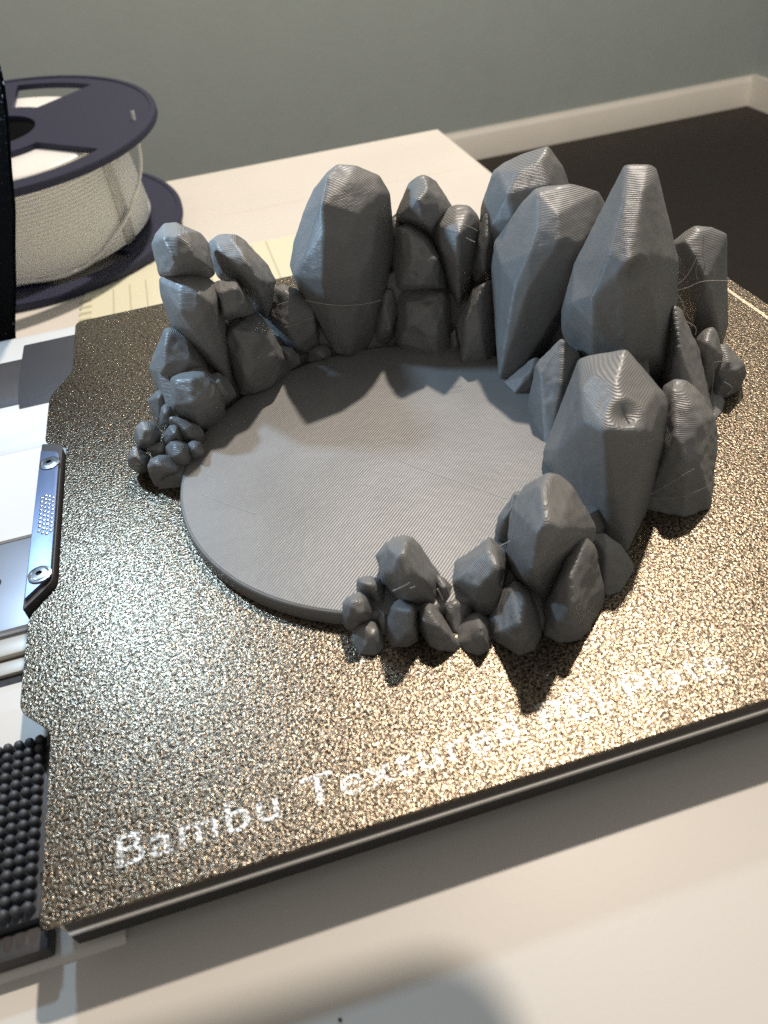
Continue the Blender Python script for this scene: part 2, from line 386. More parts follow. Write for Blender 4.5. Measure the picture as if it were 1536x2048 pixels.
ROCKS = [[777,1270,485,818,1263,477,866,1254,449,885,1250,409,885,1250,280,877,1252,239,826,1261,124,807,1265,10,740,1272,0,701,1285,8,671,1290,170,638,1296,224,634,1297,269,654,1294,325,686,1287,389,718,1282,438,753,1275,471,777,1247,480,741,1217,479,782,1210,467,803,1218,450,715,1174,444,705,1152,386,656,1197,317,634,1225,273,786,1173,408,856,1220,424,821,1178,353,791,1160,317,749,1144,357,809,1169,312,870,1229,388,772,1151,274,685,1156,279,677,1181,219,756,1178,157,800,1194,171,730,1207,43,700,1225,48,793,1354,453,834,1346,445,882,1337,416,901,1334,375,901,1334,245,893,1335,202,841,1345,86,812,1298,0,744,1288,0,707,1315,0,685,1374,133,651,1381,188,647,1381,233,667,1378,290,700,1371,355,732,1366,405,768,1359,439,808,1446,409,848,1439,402,896,1430,373,915,1426,333,914,1427,206,906,1428,165,856,1437,52,816,1337,0,752,1328,0,717,1353,0,704,1466,97,671,1472,150,667,1473,194,686,1469,250,718,1463,313,749,1457,363,784,1451,395],
[397,1162,466,439,1164,436,450,1164,411,447,1164,344,429,1163,335,359,1160,355,335,1159,368,338,1159,436,351,1160,453,374,1161,469,368,1101,464,398,1091,465,416,1116,459,378,1066,423,418,1068,423,432,1093,397,357,1089,399,418,1080,443,396,1192,454,438,1194,424,449,1194,399,445,1194,334,428,1193,324,359,1190,344,335,1189,357,338,1189,425,350,1190,441,374,1191,457,394,1225,433,430,1227,408,439,1227,386,436,1227,330,421,1226,322,362,1223,339,342,1222,350,344,1222,408,355,1223,422,375,1224,436],
[496,1250,391,515,1249,384,534,1249,365,573,1248,300,583,1248,261,563,1248,200,543,1249,173,527,1249,200,505,1249,266,491,1250,282,468,1250,287,457,1250,299,450,1251,329,456,1250,380,475,1250,390,465,1203,383,509,1202,384,522,1155,366,483,1179,358,494,1155,362,536,1143,320,542,1154,274,523,1155,311,564,1189,286,497,1285,375,516,1284,368,535,1284,349,573,1283,285,583,1283,246,564,1283,186,544,1284,159,528,1284,186,506,1284,252,493,1285,267,469,1285,272,458,1285,284,452,1286,314,458,1285,365,477,1285,374,500,1323,347,516,1323,341,533,1322,325,566,1322,269,574,1322,236,557,1322,184,540,1322,161,527,1323,184,508,1323,240,496,1323,254,476,1324,258,467,1324,268,461,1324,294,466,1324,338,483,1323,347],
[379,1150,372,400,1151,367,425,1152,347,445,1153,322,448,1153,296,446,1153,257,427,1153,224,420,1152,45,396,1151,98,383,1151,159,363,1150,203,347,1149,231,325,1148,248,325,1148,330,332,1148,363,353,1149,371,371,1067,366,360,1055,327,405,1045,358,391,1092,374,398,1033,312,426,1058,327,375,1044,284,412,1069,255,378,1185,354,399,1186,349,423,1187,330,443,1188,305,447,1188,279,444,1188,240,426,1187,208,419,1187,31,395,1186,84,382,1186,144,362,1185,188,346,1184,214,324,1183,231,325,1183,313,331,1183,346,352,1184,354,378,1224,323,396,1225,319,417,1226,302,434,1226,280,437,1227,257,435,1226,224,419,1226,196,413,1225,46,393,1225,90,381,1224,141,364,1223,178,350,1223,202,331,1222,216,332,1222,287,337,1222,315,356,1223,323],
[488,1160,318,509,1160,261,511,1160,237,451,1160,234,436,1160,241,439,1160,277,438,1160,320,453,1160,324,449,1101,323,486,1101,328,468,1089,285,449,1089,286,496,1112,279,488,1185,306,509,1185,250,510,1185,226,452,1185,223,437,1185,230,440,1185,265,439,1185,308,453,1185,312,485,1212,287,503,1212,239,504,1212,219,454,1213,216,441,1213,222,444,1213,253,443,1213,289,455,1213,293],
[516,1209,213,530,1209,195,554,1208,130,571,1208,63,568,1208,29,550,1208,12,516,1206,0,469,1197,0,431,1203,0,422,1213,39,415,1213,170,426,1212,191,451,1212,205,457,1129,218,472,1105,177,507,1127,195,544,1161,176,474,1105,168,462,1093,123,492,1116,162,538,1126,141,545,1150,81,515,1150,40,440,1141,40,438,1141,189,469,1128,46,517,1249,191,531,1249,172,554,1248,107,571,1248,41,569,1248,7,549,1232,0,516,1211,0,469,1203,0,433,1208,0,424,1252,17,417,1253,147,427,1252,168,452,1252,182,516,1294,151,528,1293,135,548,1293,79,562,1292,21,559,1279,0,542,1255,0,513,1236,0,474,1229,0,443,1234,0,435,1296,1,428,1296,113,437,1296,132,459,1295,144],
[606,1304,218,639,1300,198,674,1296,160,682,1295,117,678,1296,66,614,1310,0,567,1308,53,558,1309,106,535,1311,161,580,1306,216,674,1296,0,576,1307,0,605,1256,218,659,1239,186,653,1227,116,586,1211,161,605,1221,90,657,1227,164,609,1339,199,642,1335,180,677,1331,142,685,1330,99,681,1331,50,615,1317,0,571,1343,36,562,1344,89,539,1346,143,583,1341,198,614,1377,168,642,1374,151,672,1370,118,679,1370,82,675,1370,39,618,1352,0,581,1380,28,573,1381,73,553,1383,119,591,1379,167],
[674,1239,64,687,1237,47,683,1238,26,655,1241,18,625,1245,24,634,1244,55,651,1242,65,650,1218,63,662,1211,51,675,1251,56,687,1250,40,684,1250,19,657,1254,12,628,1257,17,636,1256,48,653,1254,57,674,1265,45,685,1264,32,682,1264,14,659,1267,7,634,1270,12,641,1269,38,655,1268,46],
[557,1211,107,585,1209,97,599,1208,73,599,1208,51,566,1210,33,559,1211,60,576,1186,90,559,1226,98,586,1224,88,600,1223,64,600,1223,43,567,1225,25,561,1226,52,563,1242,83,586,1240,75,598,1240,54,598,1240,37,570,1242,21,565,1242,44],
[322,1135,253,336,1137,245,354,1139,223,379,1141,145,384,1142,111,366,1140,96,290,1132,117,263,1129,97,249,1128,110,253,1128,173,285,1132,202,310,1134,251,313,1099,253,318,1111,255,352,1115,235,348,1079,207,283,1072,201,346,1067,203,315,1064,174,270,1082,152,367,1093,160,320,1165,236,334,1167,228,351,1169,206,375,1171,130,381,1172,96,363,1170,81,288,1162,102,262,1159,82,248,1158,95,251,1158,157,283,1162,186,307,1164,234,316,1198,208,328,1199,200,343,1201,181,364,1203,115,369,1204,87,353,1202,74,289,1195,92,266,1193,75,255,1192,86,257,1192,139,285,1195,164,306,1197,206],
[352,1072,175,370,1073,166,382,1074,147,394,1075,103,394,1075,66,369,1073,36,338,1071,12,310,1069,17,273,1066,85,280,1066,127,294,1067,166,318,1069,174,386,1074,34,386,1074,34,364,1072,0,337,1070,0,313,1069,0,280,1066,0,304,1021,183,343,1000,189,369,1025,178,330,975,146,364,978,151,386,1003,149,300,1009,98,327,999,80,286,1008,134,350,1102,157,368,1103,148,380,1104,129,392,1104,85,391,1104,49,367,1103,19,336,1094,0,309,1099,1,272,1096,67,279,1096,109,293,1097,148,317,1099,156,346,1134,128,362,1135,120,372,1136,104,382,1137,66,382,1137,35,360,1135,10,335,1117,0,311,1122,0,279,1129,51,284,1130,87,297,1131,120,317,1132,127],
[399,1091,137,413,1091,121,424,1092,72,372,1090,42,361,1089,70,375,1090,139,396,1043,145,401,1044,112,380,1031,141,398,1116,121,411,1116,106,423,1117,58,371,1115,28,361,1114,56,375,1115,124,396,1143,100,408,1144,86,417,1144,45,373,1142,19,364,1142,43,376,1142,102],
[276,1085,129,283,1085,115,271,1084,74,258,1082,53,235,1079,36,225,1078,53,230,1079,117,252,1082,133,258,1047,141,264,1047,115,246,1045,89,274,1104,116,280,1105,102,268,1104,62,256,1102,42,233,1099,25,223,1098,42,228,1099,105,250,1101,121,268,1126,98,273,1127,86,263,1125,51,252,1124,34,233,1122,20,224,1120,34,229,1121,88,248,1123,102],
[269,1021,129,275,1022,121,277,1022,88,268,1021,72,251,1019,73,245,1018,86,252,1019,108,260,1020,124,267,991,127,266,991,104,267,1036,119,273,1037,112,275,1037,79,266,1036,64,249,1034,65,244,1033,77,250,1034,99,258,1035,114,264,1052,105,269,1053,99,271,1053,71,264,1052,58,249,1050,59,244,1050,69,250,1051,88,256,1051,101],
[227,984,120,237,985,108,241,986,85,233,984,66,218,982,53,200,979,52,188,977,65,189,977,90,198,979,116,213,981,123,218,952,122,231,954,115,220,940,101,203,944,103,225,998,110,234,1000,98,238,1000,75,231,999,57,216,997,44,198,994,43,187,992,56,187,992,80,196,994,106,211,996,113,220,1014,95,228,1016,85,232,1016,65,225,1015,50,213,1013,39,198,1011,38,188,1009,49,188,1009,70,196,1010,91,208,1012,97],
[274,983,118,290,984,112,326,987,78,330,988,57,321,987,27,307,986,26,274,983,55,269,982,82,296,961,107,306,950,82,307,962,98,273,998,107,289,999,101,324,1002,68,328,1003,48,319,1002,18,306,1001,17,273,998,46,268,997,72,275,1014,90,289,1016,85,318,1018,56,322,1019,39,315,1018,14,303,1017,13,275,1014,37,270,1014,60],
[283,972,103,287,973,72,282,972,44,239,967,60,249,968,86,268,970,106,277,936,106,281,987,93,285,988,62,280,987,35,238,982,51,248,983,77,266,985,96,277,1003,79,280,1004,53,276,1003,29,240,999,43,249,1000,65,264,1002,81],
[278,940,81,294,942,66,300,943,48,297,943,27,281,941,10,256,942,0,246,937,58,250,937,75,262,938,84,278,940,0,292,942,0,297,943,34,280,941,0,249,937,0,253,937,0,263,939,0,271,916,90,286,912,85,265,897,75,281,905,51,279,893,79,277,955,70,292,957,56,298,958,38,295,957,17,279,956,1,256,944,0,244,952,47,248,952,65,260,953,73,274,972,54,287,973,42,292,974,27,289,973,9,277,965,0,258,954,0,246,968,35,250,969,50,260,970,57],
[309,940,72,320,941,63,325,941,39,320,941,21,303,939,16,291,938,31,297,939,68,311,910,73,308,952,63,318,953,54,323,954,30,318,953,13,302,952,8,290,951,23,296,951,59,306,966,49,315,967,42,320,967,22,316,967,7,301,966,3,292,965,16,296,965,46],
[185,949,86,195,951,63,206,953,53,191,950,20,172,947,23,159,945,45,161,945,64,173,947,81,181,924,81,191,920,65,183,964,75,193,966,53,202,967,43,188,965,10,170,962,13,157,960,35,159,960,54,170,962,70,179,980,60,187,982,40,196,983,32,184,981,4,168,978,7,157,976,26,159,977,41,169,978,55],
[232,913,74,247,915,67,273,919,35,266,918,9,241,911,0,213,911,12,199,909,32,200,909,54,213,911,70,233,913,0,247,915,0,269,918,0,263,918,0,217,911,0,205,909,0,205,910,0,217,911,0,226,883,76,235,878,55,257,887,47,229,928,62,245,930,56,270,934,24,263,932,0,240,912,0,211,926,2,198,924,21,198,924,43,211,926,59,227,944,46,240,946,41,261,949,13,257,938,0,237,921,0,213,934,0,200,941,11,200,941,30,212,942,43],
[243,961,74,251,962,54,247,962,28,226,959,31,213,957,47,213,957,75,237,936,72,241,976,64,248,977,44,245,977,18,224,974,21,211,972,38,211,972,65,237,992,49,243,993,33,240,993,11,222,990,13,212,989,27,211,988,50],
[970,1249,432,984,1245,426,1001,1241,412,1032,1232,353,998,1241,310,986,1245,281,942,1257,319,905,1267,339,906,1267,352,939,1258,418,955,1253,429,945,1207,420,968,1213,426,961,1190,422,925,1163,408,979,1186,401,937,1160,367,956,1167,345,906,1218,364,979,1173,375,980,1283,418,994,1279,413,1010,1274,398,1041,1266,341,1008,1275,298,996,1278,270,952,1290,307,916,1300,326,917,1300,339,949,1291,405,965,1287,416,990,1320,396,1002,1317,391,1016,1313,379,1043,1305,329,1014,1313,292,1004,1316,268,966,1326,300,935,1335,317,936,1335,328,964,1327,384,977,1323,394],
[921,1240,333,936,1236,330,956,1230,312,975,1225,288,994,1220,253,1006,1217,180,1005,1217,153,967,1227,154,897,1246,162,882,1250,178,880,1251,237,888,1249,292,897,1246,324,898,1160,344,886,1139,281,931,1152,320,916,1119,294,949,1122,285,937,1113,267,910,1133,229,881,1177,216,960,1144,213,932,1278,315,947,1274,312,966,1269,294,985,1264,270,1004,1259,235,1016,1255,163,1015,1256,136,978,1266,137,909,1285,145,894,1288,161,891,1289,219,900,1287,274,909,1284,305,946,1320,284,959,1316,282,976,1312,266,992,1307,246,1009,1303,215,1019,1300,153,1018,1301,130,986,1309,131,926,1325,137,913,1329,151,911,1329,201,918,1328,249,926,1325,276],
[1033,1206,365,1060,1197,362,1087,1188,330,1082,1189,246,1048,1201,108,1034,1206,72,1004,1215,201,977,1224,286,979,1224,313,993,1219,351,979,1162,343,1010,1151,356,1014,1138,352,1050,1163,359,1004,1104,343,999,1105,270,1010,1139,169,977,1150,295,1039,1142,247,1052,1150,332,1049,1151,296,1046,1244,347,1072,1235,344,1100,1226,312,1095,1227,229,1061,1239,93,1046,1243,57,1017,1253,185,990,1262,268,992,1262,295,1006,1257,333,1059,1285,315,1082,1278,312,1106,1270,285,1102,1271,213,1072,1281,96,1060,1285,65,1034,1294,175,1011,1301,247,1013,1301,270,1025,1297,303],
[930,1232,181,1001,1211,166,1008,1209,144,1018,1206,50,1010,1193,0,987,1151,0,949,1145,0,871,1206,0,863,1256,0,864,1252,58,885,1246,156,908,1239,175,1012,1207,0,877,1248,0,887,1171,166,931,1133,158,965,1148,176,977,1144,154,938,1119,113,942,1130,25,879,1149,121,865,1178,64,876,1187,21,902,1130,128,987,1153,46,939,1266,161,1010,1245,146,1017,1243,125,1026,1240,31,1009,1197,0,987,1157,0,950,1151,0,874,1210,0,867,1259,0,875,1285,39,895,1279,136,918,1272,155,952,1302,126,1013,1284,113,1019,1282,94,1027,1280,13,1005,1220,0,986,1186,0,954,1180,0,890,1231,0,884,1273,0,897,1319,20,914,1314,104,933,1308,120],
[854,1241,180,867,1238,172,875,1237,120,856,1241,46,840,1245,27,814,1251,30,812,1251,64,823,1249,117,842,1244,166,837,1215,145,843,1202,91,823,1218,85,857,1256,170,870,1253,163,877,1251,111,859,1256,39,843,1259,21,818,1265,24,816,1266,57,827,1263,109,845,1259,157,859,1273,151,870,1270,144,876,1269,100,860,1272,39,847,1275,23,826,1280,26,824,1281,54,833,1279,98,849,1275,140],
[1079,1093,225,1091,1088,85,1083,1091,7,1051,1049,0,1021,1063,0,987,1057,34,999,1123,105,1018,1116,140,1032,1111,183,1042,1107,202,1087,1090,0,1080,1092,0,1007,1120,34,1044,1068,219,1021,1052,190,1025,1037,126,1000,1047,98,1030,1048,22,1000,1060,139,1089,1121,207,1100,1117,68,1087,1106,0,1052,1055,0,1023,1068,0,1008,1114,0,1010,1151,88,1029,1144,123,1042,1139,165,1052,1135,184,1096,1154,171,1106,1150,51,1089,1129,0,1060,1084,0,1035,1096,0,1022,1136,0,1028,1179,68,1044,1173,98,1055,1169,135,1064,1166,151],
[995,1138,83,1015,1132,44,1016,1129,0,989,1140,1,983,1142,37,987,1141,71,987,1110,62,999,1150,75,1019,1144,36,1016,1131,0,991,1143,0,987,1154,30,991,1153,63,1004,1163,61,1020,1158,28,1016,1142,0,995,1152,0,993,1166,22,997,1165,51],
[905,1272,340,912,1270,318,894,1274,224,878,1278,197,883,1277,283,892,1275,333,893,1250,318,911,1296,329,918,1294,307,900,1299,215,884,1302,188,889,1301,272,898,1299,322,916,1323,309,922,1322,290,907,1325,212,893,1328,189,897,1327,261,905,1326,304],
[1094,1165,347,1106,1160,341,1118,1156,279,1115,1157,224,1105,1161,196,1090,1166,183,1067,1175,181,1062,1177,213,1066,1175,255,1080,1170,319,1076,1121,301,1062,1126,275,1071,1123,234,1105,1193,333,1116,1188,327,1128,1184,266,1126,1185,211,1116,1189,184,1101,1194,171,1078,1203,169,1074,1204,201,1077,1203,242,1091,1198,305,1116,1224,306,1126,1220,301,1136,1216,248,1134,1217,201,1125,1220,178,1112,1225,166,1093,1232,165,1089,1234,192,1092,1233,228,1104,1228,282],
[889,1240,222,897,1238,180,876,1244,59,852,1243,0,815,1259,14,867,1246,213,895,1265,208,902,1263,166,881,1268,47,853,1249,0,821,1283,3,873,1270,199,898,1292,179,904,1291,144,886,1295,41,863,1280,0,835,1308,4,879,1297,171],
[1242,1164,470,1272,1150,426,1294,1141,375,1303,1137,314,1309,1135,216,1250,1160,139,1196,1183,86,1139,1207,110,1116,1217,166,1099,1225,230,1097,1226,271,1107,1221,363,1114,1218,399,1133,1210,425,1156,1200,441,1189,1186,456,1128,1174,433,1158,1123,442,1207,1127,457,1232,1142,462,1240,1126,443,1120,1100,408,1113,1154,397,1128,1084,363,1096,1136,333,1210,1087,417,1095,1162,255,1262,1209,450,1292,1196,406,1313,1187,355,1323,1183,294,1329,1181,196,1270,1206,120,1216,1229,67,1160,1253,91,1137,1263,147,1119,1271,211,1117,1271,251,1127,1267,343,1134,1264,379,1153,1256,404,1176,1246,421,1209,1232,436,1277,1263,408,1304,1251,370,1322,1243,325,1330,1240,272,1335,1238,187,1283,1260,122,1237,1280,77,1189,1301,98,1169,1309,145,1153,1316,200,1151,1316,235,1160,1313,314,1166,1310,346,1182,1303,368,1202,1295,383,1231,1282,396],
[1231,1016,433,1282,992,416,1304,982,376,1304,982,328,1294,987,253,1245,1009,113,1231,1016,59,1079,944,34,1042,951,34,1086,1084,19,1085,1085,157,1077,1088,259,1085,1085,312,1137,1060,396,1163,1048,427,1186,1037,432,1154,1013,431,1171,953,404,1232,963,392,1278,968,373,1162,918,359,1214,920,347,1144,992,404,1108,943,338,1132,958,380,1076,945,267,1089,991,30,1071,1013,291,1095,923,263,1076,1011,89,1114,967,70,1199,914,258,1255,1065,408,1305,1042,391,1327,1032,351,1328,1031,302,1318,1036,228,1269,1059,88,1254,1066,33,1109,1006,0,1071,1014,0,1106,1125,0,1109,1134,132,1100,1138,234,1109,1134,286,1160,1110,371,1187,1098,402,1210,1087,407,1276,1123,359,1320,1102,344,1339,1093,309,1339,1093,265,1330,1097,200,1287,1117,78,1274,1123,32,1149,1075,0,1116,1081,0,1148,1180,0,1148,1183,117,1140,1186,205,1147,1183,251,1192,1162,326,1215,1151,354,1236,1142,358],
[1116,787,209,1145,772,181,1165,762,97,1146,772,28,1124,782,0,1074,737,0,1030,656,0,1032,708,0,1057,817,40,1062,814,94,1072,809,148,1064,813,34,1068,811,34,1063,774,147,1061,762,110,1066,746,61,1098,769,180,1062,742,0,1087,722,142,1132,818,184,1161,804,156,1181,794,73,1162,803,4,1124,784,0,1076,741,0,1033,661,0,1035,712,0,1073,848,17,1078,845,70,1088,840,123,1148,853,139,1173,840,114,1190,832,41,1161,816,0,1127,796,0,1086,759,0,1048,690,0,1051,734,0,1093,869,0,1101,877,38,1110,873,85],
[1100,891,108,1116,884,105,1115,885,38,1099,880,0,1053,882,34,1041,918,44,1098,892,34,1112,886,34,1045,915,34,1067,880,64,1081,867,84,1108,909,94,1124,902,91,1122,903,25,1100,883,0,1073,925,4,1050,935,31,1116,930,72,1130,924,70,1128,925,13,1103,896,0,1082,936,0,1066,952,18],
[1259,817,526,1280,804,525,1290,798,519,1317,781,441,1345,763,342,1358,756,269,1370,748,129,1370,748,57,1355,757,29,1316,781,47,1241,828,61,1198,855,79,1179,866,114,1161,877,173,1159,879,222,1176,868,327,1239,829,513,1244,826,525,1224,797,499,1227,767,495,1246,755,503,1279,777,506,1210,764,491,1183,739,434,1162,710,414,1178,672,407,1206,683,419,1237,747,487,1137,712,335,1140,710,276,1134,783,286,1163,737,188,1245,673,311,1262,704,392,1287,689,182,1198,674,213,1147,789,207,1293,872,497,1315,859,497,1325,853,490,1352,836,412,1380,818,311,1393,811,237,1405,803,96,1405,803,24,1386,807,0,1351,836,13,1275,884,28,1232,910,45,1212,922,81,1194,933,140,1192,935,189,1210,924,296,1272,885,484,1278,882,496,1331,933,456,1352,920,456,1362,914,449,1388,897,372,1416,880,274,1428,873,203,1439,866,66,1436,863,0,1398,837,0,1376,882,0,1313,944,2,1272,969,18,1253,981,52,1236,992,110,1233,993,157,1250,983,260,1311,945,443,1316,942,455],
[1333,735,262,1345,726,252,1385,698,162,1429,667,12,1373,581,0,1318,567,0,1317,684,0,1329,738,120,1311,663,213,1302,656,135,1362,657,89,1379,645,9,1357,767,236,1369,758,226,1409,730,136,1440,684,0,1376,587,0,1321,574,0,1321,688,0,1354,769,95,1389,798,186,1400,791,177,1435,766,98,1442,702,0,1387,618,0,1340,606,0,1340,705,0,1386,800,62],
[1116,543,312,1161,513,255,1179,501,227,1185,496,206,1192,491,115,1176,477,0,1119,418,0,1052,356,0,1030,377,0,1024,414,0,1018,474,34,1042,579,0,1023,606,2,1008,616,31,1005,618,62,1012,613,114,1028,602,192,1051,587,284,1065,577,293,1042,550,283,1044,520,294,1066,534,290,1008,459,270,1060,467,300,1007,403,262,1019,395,245,992,498,170,1017,510,278,1053,386,268,1093,402,234,1131,461,268,1140,456,244,998,452,253,1040,409,138,1061,435,0,1075,400,0,1116,429,136,1004,447,237,1005,489,87,989,529,131,1117,437,0,1150,599,267,1196,567,208,1214,555,180,1221,551,159,1228,546,66,1176,482,0,1120,424,0,1055,363,0,1033,384,0,1028,420,0,1041,511,0,1045,581,0,1028,609,0,1029,650,0,1037,674,12,1044,670,64,1060,659,145,1083,643,239,1098,633,248,1187,660,209,1232,629,151,1250,617,123,1256,613,102,1264,608,10,1174,493,0,1122,439,0,1061,381,0,1041,401,0,1036,435,0,1049,520,0,1053,586,0,1037,611,0,1038,650,0,1052,685,0,1083,730,9,1099,719,87,1121,704,180,1136,694,190],
[1236,553,213,1253,539,212,1268,527,200,1298,502,143,1309,493,99,1258,406,0,1200,404,0,1146,451,0,1167,481,0,1219,541,0,1230,558,57,1223,564,153,1224,563,195,1238,551,0,1215,525,211,1237,491,202,1187,456,160,1226,424,106,1236,462,178,1294,474,77,1233,410,0,1198,430,0,1182,475,134,1199,430,138,1266,593,177,1283,579,177,1299,566,164,1328,542,107,1339,532,62,1260,411,0,1203,410,0,1150,455,0,1171,485,0,1222,543,0,1260,598,20,1253,604,117,1254,603,159,1302,635,121,1317,622,120,1331,611,109,1357,589,58,1367,581,19,1268,440,0,1219,439,0,1174,478,0,1192,503,0,1236,553,0,1282,619,0,1290,645,66,1292,644,104],
[1487,922,325,1515,904,322,1541,886,309,1552,879,269,1564,871,204,1577,863,95,1575,864,36,1553,879,6,1523,899,3,1489,921,87,1465,937,163,1451,946,283,1472,932,311,1482,897,320,1469,863,288,1463,867,270,1463,825,246,1477,816,210,1543,857,210,1528,881,305,1466,837,184,1523,828,120,1445,894,304,1515,958,302,1542,940,299,1568,922,287,1579,915,247,1591,907,182,1604,899,74,1602,900,15,1565,896,0,1532,911,0,1516,957,66,1492,973,141,1478,982,261,1499,968,289,1549,995,262,1573,979,259,1596,964,248,1605,958,213,1615,951,156,1626,944,62,1624,945,12,1591,940,0,1563,953,0,1550,994,56,1530,1007,121,1517,1016,225,1535,1004,250],
[1455,757,166,1463,751,155,1479,739,108,1484,736,7,1460,736,0,1447,763,53,1433,773,107,1433,773,136,1443,766,159,1475,742,0,1442,766,0,1421,723,156,1420,709,115,1434,714,143,1476,785,144,1484,779,134,1500,767,88,1492,748,0,1463,740,0,1469,790,33,1455,800,86,1455,801,116,1464,793,138,1500,815,113,1507,810,104,1521,800,64,1502,769,0,1477,762,0,1494,820,17,1482,828,63,1482,829,88,1490,822,108],
[1493,768,110,1504,759,108,1538,731,68,1543,727,43,1539,730,8,1523,725,0,1467,715,0,1490,767,0,1486,773,63,1533,736,0,1537,732,0,1534,735,0,1487,773,0,1485,728,101,1493,707,78,1474,707,53,1515,720,75,1466,729,80,1512,791,90,1523,782,89,1557,754,49,1562,751,25,1548,742,0,1524,727,0,1469,718,0,1492,768,0,1506,796,44,1536,814,61,1546,806,60,1575,782,25,1579,779,4,1550,751,0,1529,738,0,1482,730,0,1502,773,0,1531,818,21],
[1462,727,24,1478,713,11,1484,704,0,1451,668,0,1423,648,0,1434,684,0,1460,698,2,1472,738,13,1487,725,1,1483,703,0,1451,669,0,1424,649,0,1435,684,0,1481,745,0,1484,722,0,1480,702,0,1452,673,0,1430,656,0,1439,686,0],
[879,346,251,893,338,250,908,329,235,938,311,175,948,305,143,948,306,114,918,323,34,909,316,0,872,298,0,853,310,0,840,337,0,831,374,0,827,377,43,827,377,97,830,375,148,839,370,198,853,361,227,858,331,247,879,319,252,845,297,261,892,311,237,822,242,260,840,232,246,809,237,166,879,264,152,829,321,213,897,382,214,911,374,213,926,365,198,956,347,137,967,341,105,966,341,75,934,354,0,910,320,0,874,302,0,856,314,0,843,340,0,834,376,0,845,413,4,844,413,58,847,411,110,856,406,160,871,398,190,917,421,156,930,414,155,943,406,141,970,390,87,979,385,58,978,385,32,934,368,0,913,338,0,882,323,0,867,333,0,856,356,0,849,386,0,859,421,0,871,449,17,873,447,62,881,443,107,894,435,134],
[864,428,153,877,421,143,876,422,49,855,432,3,834,442,24,830,444,57,837,441,95,835,415,107,845,411,128,872,446,134,885,440,124,883,440,31,857,437,0,842,460,6,838,462,38,845,459,76,879,467,103,890,461,94,889,462,14,862,447,0,850,472,0,850,481,20,856,478,52],
[919,285,153,933,277,135,955,265,36,956,261,0,902,211,0,874,201,0,850,208,0,833,229,0,848,271,0,873,308,0,892,300,30,900,295,115,948,268,0,893,299,0,902,267,156,869,231,149,859,196,99,864,207,1,919,258,124,936,315,115,951,307,97,970,292,0,955,262,0,902,213,0,875,203,0,852,210,0,835,231,0,850,271,0,874,308,0,905,323,0,917,326,77,954,349,55,967,342,39,961,292,0,948,266,0,904,224,0,880,216,0,861,222,0,847,239,0,859,274,0,880,305,0,906,317,0,938,358,21],
[967,354,78,992,339,83,1015,324,62,1039,309,13,994,273,0,966,273,0,977,318,0,971,352,25,970,353,0,991,339,0,1012,326,0,1033,313,0,973,351,0,979,305,77,983,289,27,1009,300,39,984,380,47,1008,364,52,1031,350,31,1045,320,0,995,275,0,967,275,0,977,319,0,984,372,0,1006,405,6,1027,391,10,1042,371,0,1040,324,0,997,286,0,973,286,0,982,323,0,988,368,0],
[798,391,96,819,382,64,828,378,21,789,319,0,772,298,0,746,311,0,743,342,0,731,371,0,718,386,0,722,407,0,730,421,5,739,417,28,736,367,74,738,340,87,760,356,89,773,338,121,788,344,111,774,298,119,742,300,83,720,348,60,779,309,59,741,326,37,767,314,20,808,419,64,829,410,31,833,396,0,789,321,0,772,301,0,746,313,0,744,343,0,732,372,0,719,386,0,723,406,0,733,425,0,748,441,0,816,452,13,829,430,0,823,394,0,786,330,0,771,313,0,749,324,0,748,349,0,738,374,0,727,386,0,730,402,0,738,418,0,751,432,0],
[808,301,69,828,292,52,842,286,19,840,263,0,822,230,0,801,209,0,776,204,0,766,217,0,761,243,0,744,257,0,751,286,0,783,305,0,792,308,49,808,301,0,826,293,0,838,288,0,794,307,0,789,270,84,792,230,99,774,200,89,772,215,0,820,328,33,840,320,16,848,300,0,839,263,0,822,231,0,801,211,0,777,206,0,767,219,0,763,244,0,745,257,0,753,286,0,783,304,0,804,336,13,827,343,0,838,323,0,840,296,0,833,265,0,818,238,0,800,220,0,780,216,0,772,227,0,768,248,0,753,259,0,760,284,0,786,299,0,807,335,0],
[826,307,48,853,294,29,867,287,8,844,237,0,820,236,0,820,271,0,835,263,25,840,333,13,864,316,0,869,293,0,844,238,0,821,237,0,821,271,0,844,334,0,861,311,0,865,291,0,844,245,0,824,244,0,824,273,0],
[646,399,147,657,396,138,668,393,117,691,387,60,697,386,37,682,353,0,665,353,0,609,393,0,603,410,10,597,411,75,597,411,105,613,407,133,630,403,145,614,370,158,636,353,178,619,308,187,613,298,168,654,324,111,599,362,117,621,320,85,666,345,54,652,428,116,664,425,107,674,422,86,698,416,29,703,415,6,681,356,0,665,356,0,610,395,0,606,420,0,603,441,44,604,441,74,619,437,102,636,432,114,659,460,72,669,458,64,678,455,46,698,446,0,698,427,0,678,372,0,664,372,0,617,405,0,614,427,0,616,471,9,616,471,35,630,468,60,645,464,71],
[576,402,68,592,400,57,596,399,37,599,390,0,586,377,0,574,390,0,553,406,35,553,406,60,559,405,70,561,381,80,577,366,66,572,367,83,578,420,48,594,417,38,598,416,18,598,391,0,586,378,0,574,392,0,555,423,15,556,423,40,562,422,50,581,439,23,595,436,14,598,433,0,596,397,0,585,386,0,575,397,0,561,436,0,562,442,16,567,441,24],
[548,370,71,559,369,55,572,367,6,559,360,0,534,360,0,523,351,0,513,364,0,514,374,19,520,374,50,531,372,66,531,337,88,541,324,77,521,338,57,547,335,81,550,390,48,561,389,32,571,373,0,558,361,0,535,361,0,524,352,0,514,365,0,516,391,0,522,393,27,533,392,43,551,412,16,560,411,2,567,376,0,556,365,0,535,365,0,526,358,0,518,368,0,520,391,0,527,413,0,536,414,12],
